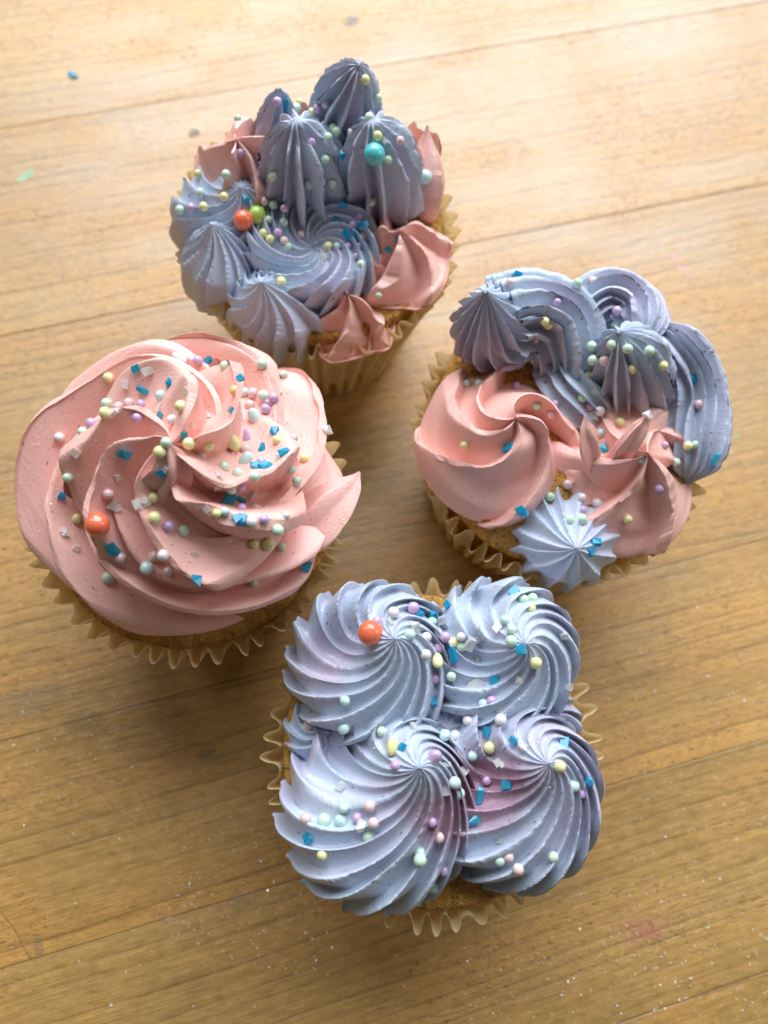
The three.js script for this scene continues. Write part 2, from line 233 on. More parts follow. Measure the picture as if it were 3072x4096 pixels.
// a rosette: ridges run from a drawn-up peak outwards in curves over a plump cushion
function rosette(V, peak, base, R, o = {}) {                          // peak and base: [x, y, height mm], the base is the middle of the cushion's shoulder
  const { N = 18, tw = 1.7, dir = 1, turn = 0, M = 130, per = 14, drop = 11, deep = 0.6, lean = 0.25, valleys = [], s = 1, spots, sharp = 1.75, cap = 3.4, rim = 0.15 } = o;
  const P = at(...V(peak[0], peak[1]), (peak[2] + DH) / 1000), B = at(...V(base[0], base[1]), (base[2] + DH) / 1000), W = valleys.map(([x, y, d, r]) => [at(...V(x, y), (base[2] + DH - d / 2) / 1000), d / 1000, r / 1000]);
  const S = N * per, pos = [], uv = [], col = [], idx = [], id = s * 7.3; R /= 1000;
  const amp = Array.from({ length: N }, (_, i) => 0.75 + 0.5 * hash3(i, s, 3)), sh = Array.from({ length: N }, (_, i) => (hash3(i, s, 8) - 0.5) * 0.5), out = Array.from({ length: N }, (_, i) => hash3(i, s, 6));
  for (let m = 0; m <= M; m++) for (let j = 0; j < S; j++) {
    const v = Math.pow(m / M, 1.15), c = j / per, k = Math.floor(c), f = c - k, sf = lerp(sh[k], sh[(k + 1) % N], f), A = lerp(amp[k], amp[(k + 1) % N], f);
    const fold = (Math.sqrt(Math.sin(Math.PI * f) ** 2 + 0.16) - 0.4) / 0.677, crest = Math.pow(1 - fold, 2);
    const kk = f < 0.5 ? k : (k + 1) % N;
    let r = R * Math.pow(v, 0.85) * (1 - 0.10 * Math.pow(smoothstep(v, 0.8, 1), 2)), th = turn + (c + sf) / N * 2 * Math.PI + dir * tw * v * (1 - 0.25 * v) + dir * lean * (1 - fold) * smoothstep(v, 0.1, 0.7) * 0.5 + (vn2(v * 4, k * 3.3 + id, 4) - 0.5) * 0.10;
    const g = smoothstep(v, 0, 1) * 0.6 + v * 0.4, space = 2 * Math.PI * r / N, a = Math.min(deep * space, cap / 1000) * A;
    let h = lerp(P.y, B.y, 1 - Math.pow(1 - v, sharp)) - drop / 1000 * Math.pow(smoothstep(v, 0.66, 1), 1.3);
    r *= 1 + (0.05 * (out[kk] - 0.5) - rim * fold) * smoothstep(v, 0.6, 0.95) + 0.05 * (vn3(Math.cos(th) * 1.7 + id, Math.sin(th) * 1.7, v * 3) - 0.5);
    let x = lerp(P.x, B.x, g) + Math.cos(th) * r, z = lerp(P.z, B.z, g) + Math.sin(th) * r;
    for (const [w, d, q] of W) { const e = Math.hypot(x - w.x, z - w.z) / q; h -= d * Math.exp(-e * e) * smoothstep(v, 0.06, 0.3); }
    h -= a * Math.pow(fold, 0.85) * (1 - 0.4 * smoothstep(v, 0.8, 1)); h += crest * 0.00035 * (vn2(v * 40, kk * 5.1 + id, 7) - 0.5) + crest * 0.00022 * (vn2(v * 150, kk * 4.1 + id, 7) - 0.5) + 0.0012 * (vn3(x * 130, z * 130, id) - 0.5);
    pos.push(x, h, z); uv.push(c / N * 6, v * 1.6);
    const lv = smoothstep(vn3(x * 60 + 3, h * 60, z * 60 + id) * 0.6 + 0.4 * vn2(kk * 3.3 + id, v * 4), 0.45, 0.75); let C = mix3(BLUE, LILAC, lv * 0.75);
    if (spots) for (const [sx, sy, sr, sk] of spots) { const d = Math.hypot(x - sx, z - sy) / sr; if (d < 1.3) C = mix3(C, MAUVE, sk * smoothstep(1.15 - d + 0.5 * (vn3(x * 300, h * 300, z * 300) - 0.5), 0, 0.9) * (0.55 + 0.45 * vn3(x * 2200, h * 2200, z * 2200))); }
    col.push(...C);
    if (m) { const a0 = (m - 1) * S + j, b0 = (m - 1) * S + (j + 1) % S; idx.push(a0, b0, a0 + S, b0, b0 + S, a0 + S); }
  }
  const g = new THREE.BufferGeometry(); g.setAttribute('position', new THREE.Float32BufferAttribute(pos, 3)); g.setAttribute('uv', new THREE.Float32BufferAttribute(uv, 2)); g.setAttribute('color', new THREE.Float32BufferAttribute(col, 3)); g.setIndex(idx); g.computeVertexNormals();
  return g;
}
function part(name, parent, ...gs) {                                  // geometries are in world axes; the thing stands at its base
  const g = gs.length > 1 ? mergeGeometries(gs) : gs[0]; g.translate(-parent.position.x, -parent.position.y, -parent.position.z);
  const m = mesh(name, g, icing, parent); solids.push({ geo: g, off: parent.position }); return m;
}

// ---------------------------------------------------------------- cake and paper cup
const crumbTex = (() => { const n = 512, c = new Uint8Array(n * n * 4), b = new Uint8Array(n * n * 4); for (let j = 0; j < n; j++) for (let i = 0; i < n; i++) { const a = vn2(i * 0.06, j * 0.06, 1), e = vn2(i * 0.18, j * 0.18, 2), f = vn2(i * 0.5, j * 0.5, 3), hole = smoothstep(vn2(i * 0.09, j * 0.09, 7), 0.74, 0.86), d = 0.86 + 0.16 * (a - 0.5) + 0.16 * (e - 0.5) + 0.14 * (f - 0.5) - 0.16 * hole, o = (j * n + i) * 4; c[o] = clamp(214 * d, 0, 255); c[o + 1] = clamp(158 * d, 0, 255); c[o + 2] = clamp(78 * d, 0, 255); c[o + 3] = 255; const h = clamp(0.6 + 0.5 * (a - 0.5) + 0.5 * (e - 0.5) + 0.3 * (f - 0.5) - 0.6 * hole, 0, 1) * 255; b[o] = b[o + 1] = b[o + 2] = h; b[o + 3] = 255; } const t = [tex(c, n, n, true), tex(b, n, n)]; return t; })();
const cakeMat = new THREE.MeshPhysicalMaterial({ map: crumbTex[0], bumpMap: crumbTex[1], bumpScale: 0.0005, roughness: 0.75, specularIntensity: 0.4 });
const paperTex = (() => { const n = 256, b = new Uint8Array(n * n * 4); for (let j = 0; j < n; j++) for (let i = 0; i < n; i++) { const h = 128 + 90 * (vn2(i * 0.35, j * 0.35, 1) - 0.5) + 90 * (vn2(i * 0.9, j * 0.5, 2) - 0.5), o = (j * n + i) * 4; b[o] = b[o + 1] = b[o + 2] = h; b[o + 3] = 255; } return tex(b, n, n); })();
const paper = new THREE.MeshPhysicalMaterial({ color: new THREE.Color(0.88, 0.73, 0.41), roughness: 0.9, transmission: 0.4, thickness: 0, side: THREE.DoubleSide, bumpMap: paperTex, bumpScale: 0.0001, specularIntensity: 0.35 });
const RB = 0.0250, RT = 0.0335, HW = 0.0490;
function cupGeometry(s) {
  const F = 46, per = 16, S = F * per, M = 22, pos = [], uv = [], idx = [];
  const ph = Array.from({ length: F + 1 }, (_, i) => (hash3(i % F, s, 1) - 0.5) * 0.5), am = Array.from({ length: F + 1 }, (_, i) => 0.7 + 0.6 * hash3(i % F, s, 2)), hh = Array.from({ length: F + 1 }, (_, i) => hash3(i % F, s, 3)), fl = Array.from({ length: F + 1 }, (_, i) => hash3(i % F, s, 4));
  for (let m = 0; m <= M; m++) for (let j = 0; j <= S; j++) {
    const t = m / M, c = (j % S) / per, k = Math.floor(c), f = c - k, sm = f * f * (3 - 2 * f), L = (a) => lerp(a[k], a[k + 1], sm);
    const sl = 0.75 * vn2(c * 0.25 * 1, s * 9.1, 6) * smoothstep(Math.min(c, F - c), 0, 3);
    const h = t * (HW + 0.0010 * (L(hh) - 0.5) + 0.0012 * sl), wave = Math.cos((c + L(ph)) * 2 * Math.PI), sharp = Math.sign(wave) * Math.pow(Math.abs(wave), 0.62);
    const A = (0.00022 + 0.00115 * Math.pow(t, 0.8) + 0.0004 * Math.pow(t, 6)) * L(am);
    const flare = 0.0012 * Math.pow(t, 5) * (0.3 + 1.4 * sl + 0.4 * L(fl));
    const r = lerp(RB, RT, Math.pow(t, 0.92)) + A * sharp + flare, a = (j / S) * 2 * Math.PI + 0.02 * sharp * 0;
    pos.push(Math.cos(a) * r, h + 0.0002, Math.sin(a) * r); uv.push(j / S * 18, t * 4);
  }
  for (let m = 0; m < M; m++) for (let j = 0; j < S; j++) { const a = m * (S + 1) + j, b = a + 1, c = a + S + 1, d = c + 1; idx.push(a, c, b, b, c, d); }
  const c0 = pos.length / 3; pos.push(0, 0.0002, 0); uv.push(0, 0); for (let j = 0; j < S; j++) idx.push(c0, j, j + 1);
  let g = new THREE.BufferGeometry(); g.setAttribute('position', new THREE.Float32BufferAttribute(pos, 3)); g.setAttribute('uv', new THREE.Float32BufferAttribute(uv, 2)); g.setIndex(idx); g.computeVertexNormals(); return g;
}
function cakeGeometry(s, top) {
  const prof = [[0, 0.0012], [RB - 0.0012, 0.0012], [lerp(RB, RT, 0.5) - 0.0014, HW * 0.5], [RT - 0.0022, HW - 0.004], [RT - 0.0014, HW - 0.0010], [RT - 0.0022, HW + 0.0012], [RT * 0.86, HW + top * 0.45], [RT * 0.65, HW + top * 0.8], [RT * 0.35, HW + top * 0.97], [0, HW + top]];
  const c = new THREE.CatmullRomCurve3(prof.map(([x, y]) => new THREE.Vector3(x, y, 0)), false, 'centripetal'), pts = c.getPoints(70).map((p) => new THREE.Vector2(Math.max(0, p.x), p.y));
  const g = new THREE.LatheGeometry(pts, 160), P = g.attributes.position;
  for (let i = 0; i < P.count; i++) { const x = P.getX(i), y = P.getY(i), z = P.getZ(i); if (y > HW - 0.006) { const n = (vn3(x * 160 + s, y * 160, z * 160) - 0.5) * 0.0010 + (vn3(x * 600 + s, y * 600, z * 600) - 0.5) * 0.0006, k = 1 + n / Math.max(0.005, Math.hypot(x, z)); P.setXYZ(i, x * k, y + n, z * k); } }
  const uv = g.attributes.uv; for (let i = 0; i < uv.count; i++) uv.setXY(i, P.getX(i) / 0.03, P.getZ(i) / 0.03);
  const w = mergeVertices(g); w.computeVertexNormals(); return w;
}
function cupcake(label, px, py, s, top = 0.008) {
  const g = new THREE.Group(); g.name = numbered('cupcake'); scene.add(g); const c = at(px, py, HW); g.position.set(c.x, 0, c.z); g.userData.mid = [px, py];
  tag(g, label, 'cupcake', 'frosted cupcakes on the wooden table');
  mesh('paper_cup', cupGeometry(s), paper, g).rotation.y = s * 0.7;
  const cg = cakeGeometry(s, top); mesh('cake', cg, cakeMat, g); solids.push({ geo: cg, off: g.position });
  return g;
}
const rear = cupcake('cupcake at the back with blue dollops and small pink petals around its edge', 688, 492, 1, 0.003);
const left = cupcake('cupcake with one large all pink frosting swirl and an orange bead', 412, 1090, 2);
const right = cupcake('cupcake with two pink flowers beside wavy blue ropes and one blue star', 1212, 944, 3);
const front = cupcake('nearest cupcake covered by four spiral blue rosettes only', 937, 1610, 4, 0.003);

// --- front: four rosettes
const spot4 = [[1060, 1060, 0.0105, 1], [810, 1190, 0.0075, 0.85], [280, 480, 0.0085, 0.6]].map(([x, y, r, k]) => { const p = at(...V4(x, y), 0.06); return [p.x, p.z, r, k]; });
const R4 = { spots: spot4, dir: 1 };
part('frosting_rosette', front, rosette(V4, [625, 362, 60], [520, 475, 51], 20.6, { ...R4, N: 16, tw: 2.3, s: 1, valleys: [[385, 400, 7.5, 6]] }), rosette(V4, [275, 800, 45], [275, 800, 43], 9, { ...R4, N: 9, s: 5, drop: 8 }), rosette(V4, [890, 790, 47], [890, 790, 45], 9, { ...R4, N: 9, s: 8, drop: 8 }));
part('frosting_rosette', front, rosette(V4, [1250, 388, 59.5], [1140, 425, 50.5], 20, { ...R4, N: 15, tw: 2.2, s: 2, valleys: [[1050, 470, 7.5, 5.5], [1010, 190, 5, 4]] }), rosette(V4, [1390, 745, 45], [1390, 745, 42], 8, { ...R4, N: 9, s: 6, drop: 8 }));
part('frosting_rosette', front, rosette(V4, [742, 975, 61], [552, 1190, 50.5], 22.8, { ...R4, N: 17, tw: 2.4, s: 3, valleys: [[380, 950, 7.5, 7.5]] }));
part('frosting_rosette', front, rosette(V4, [1356, 955, 60], [1212, 1125, 50.5], 21.6, { ...R4, N: 16, tw: 2.3, s: 4, valleys: [[1050, 1010, 7.5, 6]] }));

// --- left: the big swirl
const PB = { N: 4, per: 30, depth: 0.5, q: 0.9, flat: 0.45, tint: 'pink', jag: 0.02, seg: 90 };
part('frosting_swirl', left, swirl(415, 1072, [[0, 0, 66, 2], [0.08, 3.5, 66, 5], [0.2, 9, 65, 8], [0.35, 15, 62, 10], [0.5, 20.5, 58.5, 10.5], [0.65, 25.5, 54.5, 10], [0.78, 29.2, 49.5, 8], [0.88, 31, 44.5, 4.5], [0.95, 30.5, 40.5, 1.5], [1, 27, 38, 0]], { N: 7, tw: 4.2, turn: 2.2, s: 3, lip: 3.8, wild: 1 }),
  swirl(...V2(770, 545), [[0, 0, 75, 1], [0.1, 2.4, 75.5, 4], [0.25, 7, 75, 9], [0.45, 13, 72.5, 12.5], [0.62, 17.8, 68, 12.5], [0.78, 21.2, 62.5, 9.5], [0.9, 22.4, 56.5, 5], [1, 19, 50, 0]], { N: 7, tw: 1.7, turn: 0.3, s: 12, lip: 2.4, tip: 72, M: 170, wild: 1.3 }),
  pipe(V2, [[690, 800, 62, 3], [720, 730, 69, 4.4], [760, 650, 74, 3.8], [750, 570, 76.5, 2.4], [735, 515, 78, 0.3]], { ...PB, s: 12 }),
  pipe(V2, [[1250, 960, 44, 3], [1360, 900, 46, 6], [1470, 790, 47.5, 5.5], [1550, 710, 48, 3], [1592, 650, 48.5, 0.3]], { ...PB, s: 14, turn: 1.2, flat: 0.5 }),
  pipe(V2, [[1200, 330, 46, 4], [1120, 220, 47, 7], [1030, 140, 47, 5.5], [960, 80, 47, 2.5], [935, 58, 47, 0.3]], { ...PB, s: 15, turn: 0.3, flat: 0.5 }));

// --- right: flowers, ropes, star
const R3 = { N: 17, depth: 0.34, q: 0.8, seg: 180, lean: 0.1 };
part('frosting_rope', right, pipe(V3, [[800, 680, 38, 3], [815, 610, 42, 7.5], [825, 490, 47, 9.3], [760, 360, 50, 10], [620, 320, 51, 10.3], [470, 370, 51, 11], [430, 310, 57, 7], [420, 205, 66, 0.5]], { ...R3, N: 17, twist: 0.9, s: 21, seg: 230 }));
part('frosting_rope', right, pipe(V3, [[950, 470, 44, 4], [920, 320, 49, 7], [1010, 260, 50, 8], [1110, 310, 50, 8.5], [1160, 400, 51, 7.5], [1150, 490, 52, 3]], { ...R3, twist: 0.6, s: 22 }));
part('frosting_dollop', right, pipe(V3, [[1130, 760, 38, 7], [1130, 700, 44, 10], [1120, 590, 51, 10], [1105, 490, 58, 7.5], [1085, 430, 62, 3.5], [1075, 400, 64, 0.5]], { ...R3, twist: 0.2, s: 23 }));
part('frosting_rope', right, pipe(V3, [[1220, 400, 48, 2], [1300, 470, 49, 7], [1385, 600, 46, 8.5], [1420, 760, 43, 9], [1420, 950, 41, 8.6], [1415, 1080, 39, 6.5], [1410, 1150, 38, 1]], { ...R3, twist: 0.5, s: 24 }));
{
  const [ax, ay] = V3(470, 990), [bx, by] = V3(1055, 1140);
  part('frosting_flower', right, swirl(ax, ay, [[0, 0, 58, 2], [0.1, 2.8, 57, 4], [0.3, 7.4, 54.5, 6], [0.5, 11.6, 51, 6.5], [0.7, 16.2, 47, 5.5], [0.85, 18.4, 42.5, 3.5], [0.94, 17.8, 39, 1], [1, 13, 36, 0]], { N: 5, tw: 2.5, dir: 1, turn: 0.6, lip: 1.6, s: 5, M: 150 }));
  part('frosting_flower', right, swirl(bx, by, [[0, 0, 57, 2], [0.1, 2.8, 55.5, 5], [0.3, 7, 52.5, 7], [0.5, 11, 49, 7], [0.7, 15.6, 45.5, 5.5], [0.85, 18, 41.5, 3], [0.94, 17.5, 38.5, 1], [1, 13, 36, 0]], { N: 5, tw: 1.0, dir: 1, turn: 1.4, lip: 1.8, s: 6, M: 150, cut: 0.2 }),
    pipe(V3, [[1050, 1060, 48, 3], [1110, 980, 54, 4], [1180, 880, 58, 3], [1228, 800, 60, 0.5]], { ...PB, s: 16, turn: 0.6 }), pipe(V3, [[960, 1050, 48, 3], [930, 960, 54, 4], [910, 880, 58, 2.5], [908, 815, 60, 0.4]], { ...PB, s: 17, turn: 0.2 }), pipe(V3, [[890, 1120, 34, 10], [890, 1120, 40, 11], [890, 1120, 44, 9], [890, 1120, 46, 2]], { N: 6, per: 20, tint: 'pink', depth: 0.2, s: 19, seg: 50 }), pipe(V3, [[1060, 960, 34, 12], [1060, 960, 40, 14], [1060, 960, 45, 12], [1060, 960, 48, 3]], { N: 6, per: 20, tint: 'pink', depth: 0.2, s: 18, seg: 50 }));
}
part('frosting_star', right, rosette(V3, [872, 1465, 52], [836, 1362, 42.5], 15.2, { N: 14, rim: 0.3, tw: 0.2, s: 27, deep: 0.62, cap: 3, drop: 11, sharp: 1.5, lean: 0 }), pipe(V3, [[740, 560, 40, 5], [780, 610, 42, 8], [850, 690, 43, 9.5], [930, 780, 42, 9], [980, 850, 40, 5]], { ...R3, s: 28, seg: 90 }));

// --- rear
const R1 = { N: 12, depth: 0.47, q: 0.8, seg: 150, lean: 0.1, jag: 0.05, wob: 0.09 };
part('frosting_dollop', rear, pipe(V1, [[990, 700, 36, 8.5], [985, 560, 44, 9], [995, 420, 52, 9], [1030, 260, 60, 8], [1062, 150, 66, 5], [1080, 95, 69, 2.2], [1085, 80, 70, 0.4]], { ...R1, twist: 0.6, s: 31 }));
part('frosting_dollop', rear, pipe(V1, [[782, 870, 38, 7], [778, 820, 43, 10.2], [770, 700, 50, 10.3], [755, 550, 57.5, 8.8], [745, 450, 62, 6.2], [738, 400, 64.5, 3], [735, 385, 65, 0.5]], { ...R1, twist: 0.15, s: 32 }));
part('frosting_dollop', rear, pipe(V1, [[1222, 880, 38, 7], [1218, 825, 43, 10.4], [1210, 700, 50, 10.4], [1185, 550, 57.5, 8.6], [1165, 450, 62, 6], [1157, 400, 64.5, 2.6], [1155, 385, 65, 0.4]], { ...R1, twist: 0.15, s: 33 }));
part('frosting_dollop', rear, pipe(V1, [[900, 640, 44, 6], [890, 560, 50, 7], [890, 460, 56, 5], [885, 400, 59, 0.5]], { ...R1, N: 10, twist: 0.3, s: 39 }));
part('frosting_dollop', rear, pipe(V1, [[640, 560, 44, 5], [640, 470, 48, 6.5], [640, 370, 54, 5], [645, 260, 60, 2.4], [640, 210, 62, 0.6]], { ...R1, N: 10, twist: 0.3, s: 34 }));
part('frosting_coil', rear, rosette(V1, [430, 765, 52], [335, 850, 46], 17, { N: 14, tw: 1.6, s: 35, drop: 12, deep: 0.7, valleys: [[500, 720, 4, 4]] }));
part('frosting_coil', rear, rosette(V1, [830, 1085, 44], [820, 1010, 49], 20, { N: 16, tw: 3.0, s: 36, drop: 12, sharp: 3, deep: 0.75 }));
part('frosting_dollop', rear, rosette(V1, [270, 960, 52], [322, 1160, 42], 12, { N: 15, tw: 0.7, s: 37, drop: 9, deep: 0.7, sharp: 1.3 }));
part('frosting_star', rear, rosette(V1, [545, 1285, 52], [655, 1350, 41], 15.6, { N: 15, tw: 0.9, s: 38, drop: 10, deep: 0.7, rim: 0.25, cap: 3.4 }));
const PK = { N: 6, per: 34, depth: 0.5, q: 0.9, tint: 'pink', jag: 0.03, lean: 0.35 };
const ruff = (x, y, hTop, hBase, R, o) => swirl(...V1(x, y), [[0, 0, hTop, 1], [0.1, R * 0.15, hTop - 0.5, 3], [0.3, R * 0.4, hTop - 2.5, 6], [0.5, R * 0.67, hTop - 5.5, 6.5], [0.7, R * 0.9, hTop - 9, 5], [0.88, R, lerp(hTop, hBase, 0.75), 2], [1, R * 0.8, hBase, 0]], { N: 5, tw: 0.9, dir: 1, lip: 1.9, M: 110, cut: 0.2, wild: 1, tip: hTop, ...o });
part('frosting_petals', rear, ruff(405, 490, 57, 40, 12, { turn: 0.4, s: 41 }));
part('frosting_petals', rear, ruff(730, 360, 55, 42, 8, { turn: 1.1, s: 42 }));
part('frosting_petals', rear, ruff(1350, 430, 55, 36, 9, { turn: 0.1, s: 43 }), pipe(V1, [[1440, 900, 36, 5], [1450, 790, 42, 6.5], [1455, 640, 47, 5.5], [1465, 415, 54, 0.3]], { ...PK, twist: 0.3, s: 44, N: 4 }));
part('frosting_petals', rear, ruff(1310, 1000, 50, 36, 14, { turn: 0.2, s: 8 }));
part('frosting_petals', rear, pipe(V1, [[1165, 1230, 30, 8], [1165, 1215, 36, 9.5], [1165, 1190, 41, 8], [1165, 1175, 44, 2]], { ...PK, s: 47, seg: 60 }), ruff(1020, 1350, 46, 33, 11.2, { turn: 0.9, s: 9 }));

// ---------------------------------------------------------------- sprinkles: every bead and every sugar crystal by itself
for (const o of solids) o.bvh = new MeshBVH(o.geo.clone());
function land(px, py) {                                              // where the line of sight through a pixel meets cake, frosting or board
  const d = rayAt(px, py), o = new THREE.Vector3(0, CAM_H, 0); let best = null;
  for (const b of solids) { const h = b.bvh.raycastFirst(new THREE.Ray(o.clone().sub(b.off), d), THREE.DoubleSide); if (h && (!best || h.distance < best.t)) { best = { t: h.distance, n: h.face.normal.clone() }; } }
  const tb = -CAM_H / d.y; if (!best || best.t > tb) best = { t: tb, n: new THREE.Vector3(0, 1, 0), board: true };
  if (best.n.dot(d) > 0) best.n.negate();
  return { ...best, d, p: o.addScaledVector(d, best.t) };
}
const beadGeo = [0, 1, 2].map((k) => { const g = new THREE.SphereGeometry(1, 28, 20), P = g.attributes.position; for (let i = 0; i < P.count; i++) { const x = P.getX(i), y = P.getY(i), z = P.getZ(i), n = 1 + 0.06 * (vn3(x * 1.3 + k * 9 + 5, y * 1.3 + 5, z * 1.3 + 5) - 0.5) + 0.015 * (vn3(x * 6 + k * 3 + 9, y * 6 + 9, z * 6 + 9) - 0.5); P.setXYZ(i, x * n, y * n * (1 - 0.03 * k), z * n); } const w = mergeVertices((g.deleteAttribute('uv'), g.deleteAttribute('normal'), g)); w.computeVertexNormals(); return w; });
const longGeo = (() => { const g = beadGeo[1].clone(), P = g.attributes.position; for (let i = 0; i < P.count; i++) { const x = P.getX(i), z = P.getZ(i); P.setXYZ(i, x * 1.5, P.getY(i) * 0.95 + 0.16 * x * x, z * (1 + 0.12 * x)); } g.computeVertexNormals(); return g; })();
seed = 99;
const crystalGeo = Array.from({ length: 7 }, (_, k) => { const pts = [], L = [1.0, 1.5, 0.9, 1.7, 1.2, 1.0, 1.4][k]; for (const x of [-1, 1]) for (const y of [-1, 1]) for (const z of [-1, 1]) { const a = new THREE.Vector3(x * 0.8 * L, y * 0.55, z * 0.75); a.x += rr(-0.34, 0.34); a.y += rr(-0.3, 0.3); a.z += rr(-0.34, 0.34); const c = rnd(); if (c < 0.45 + 0.1 * (k % 3)) { for (let q = 0; q < 3; q++) { const b = a.clone(); b.setComponent(q, b.getComponent(q) * rr(0.55, 0.8)); pts.push(b); } } else for (let q = 0; q < 3; q++) { const b = a.clone(); b.setComponent(q, b.getComponent(q) * 0.9); pts.push(b); } } return new ConvexGeometry(pts); });
const clump = (a, b, dx, dz, r) => mergeGeometries([a, b.clone().rotateY(r).scale(0.7, 0.8, 0.7).translate(dx, 0.1, dz)]);
crystalGeo.push(clump(crystalGeo[0], crystalGeo[1], 0.7, 0.5, 1), clump(crystalGeo[2], crystalGeo[4], -0.6, 0.6, 0.6));
const pearl = (c, o = {}) => new THREE.MeshPhysicalMaterial({ color: new THREE.Color(...c), roughness: 0.3, clearcoat: 0.7, clearcoatRoughness: 0.12, sheen: 0.3, sheenRoughness: 0.4, sheenColor: new THREE.Color(1, 1, 1), ...o });
const BEADS = {
  y: ['pale yellow', pearl([0.80, 0.77, 0.36]), 0.92], g: ['pale mint green', pearl([0.56, 0.77, 0.58]), 0.92], m: ['pale aqua', pearl([0.55, 0.77, 0.72]), 0.92], w: ['white', pearl([0.80, 0.76, 0.76]), 0.88],
  p: ['pale pink', pearl([0.80, 0.58, 0.58]), 0.9], v: ['lilac', pearl([0.60, 0.40, 0.63]), 0.88], a: ['pale orange', pearl([0.83, 0.58, 0.22]), 0.95],
  O: ['large glossy orange', pearl([0.85, 0.17, 0.075], { roughness: 0.22 }), 2.15], L: ['large lime green', pearl([0.45, 0.66, 0.12]), 1.95], T: ['large turquoise', pearl([0.10, 0.56, 0.60]), 2.0], M: ['large pale mint', pearl([0.55, 0.74, 0.68]), 1.65],
};
const crystalMat = (c) => new THREE.MeshPhysicalMaterial({ color: new THREE.Color(...c), roughness: 0.12, transmission: 0.58, thickness: 0, ior: 1.5, specularIntensity: 1 });
const CRYSTALS = { b: ['bright blue', [crystalMat([0.02, 0.50, 0.74]), crystalMat([0.06, 0.60, 0.80])]], c: ['clear white', [crystalMat([0.86, 0.87, 0.84]), crystalMat([0.9, 0.9, 0.85])]] };
const RANK = ['', 'second', 'third', 'fourth', 'fifth', 'sixth', 'seventh', 'eighth', 'ninth', 'tenth', 'eleventh', 'twelfth', 'thirteenth', 'fourteenth', 'fifteenth', 'sixteenth', 'seventeenth', 'eighteenth'];
const placed = [];
// list: kind x,y[,size] ...; zones: [x, y, where]
function sprinkle(V, mm, list, zones, host) {
  for (const item of list.trim().split(/\s+/)) {
    const kind = item[0], [x, y, k = 1] = item.slice(1).split(',').map(Number); let [px, py] = V(x, y), hit = land(px, py); if (host.position) { const [ux, uy] = host.userData.mid; for (let q = 0; hit.board && q < 30; q++) { px += (ux - px) * 0.012; py += (uy - py) * 0.012; hit = land(px, py); } }
    const jx = Math.round(x * 7 + y * 13), q = hash3(jx, 3, 1), q2 = hash3(jx, 5, 2), q3 = hash3(jx, 8, 3);
    let m;
    if (BEADS[kind]) {
      const long = k > 1.15 && k < 2 && kind !== 'O', r = BEADS[kind][2] / 1000 * (k > 1 ? (long ? 1.12 : k) : k) * (1.06 + 0.22 * q);
      m = new THREE.Mesh(long ? longGeo : beadGeo[Math.floor(q2 * 3)], BEADS[kind][1]); m.name = numbered('sugar_bead'); m.scale.setScalar(r);
      m.position.copy(hit.p).addScaledVector(hit.d, -r * 0.35).addScaledVector(hit.n, r * 0.1); m.rotation.set(q * 6, q2 * 6, q3 * 6); if (long) m.rotation.set((q - 0.5) * 0.8, q2 * 6.28, (q3 - 0.5) * 0.8);
      
    } else {
      const C = CRYSTALS[kind], r = (kind === 'b' ? 0.84 : 0.70) / 1000 * k * (0.85 + 0.35 * q);
      m = new THREE.Mesh(crystalGeo[Math.floor(q2 * 8.99)], C[1][q3 > 0.5 ? 1 : 0]); m.name = numbered('sugar_crystal'); m.scale.set(r, r, r);
      m.quaternion.setFromUnitVectors(new THREE.Vector3(0, 1, 0), hit.n.clone().lerp(hit.d.clone().negate(), 0.4).add(new THREE.Vector3((q - 0.5) * 0.6, 0, (q3 - 0.5) * 0.6)).normalize()).multiply(new THREE.Quaternion().setFromAxisAngle(new THREE.Vector3(0, 1, 0), q2 * 6.28 + q * 3));
      m.position.copy(hit.p).addScaledVector(hit.d, -r * 0.3).addScaledVector(hit.n, r * 0.12);
      
    }
    add(m);
    let z = zones[0], bd = 1e9; for (const e of zones) { const d = Math.hypot(e[0] - x, e[1] - y); if (d < bd) { bd = d; z = e; } }
    placed.push({ m, x, kind, base: (BEADS[kind] ?? CRYSTALS[kind])[0] + (BEADS[kind] ? ' sugar bead on ' : ' sugar crystal on ') + z[2].replace(/\bthe /g, '') });
  }
}
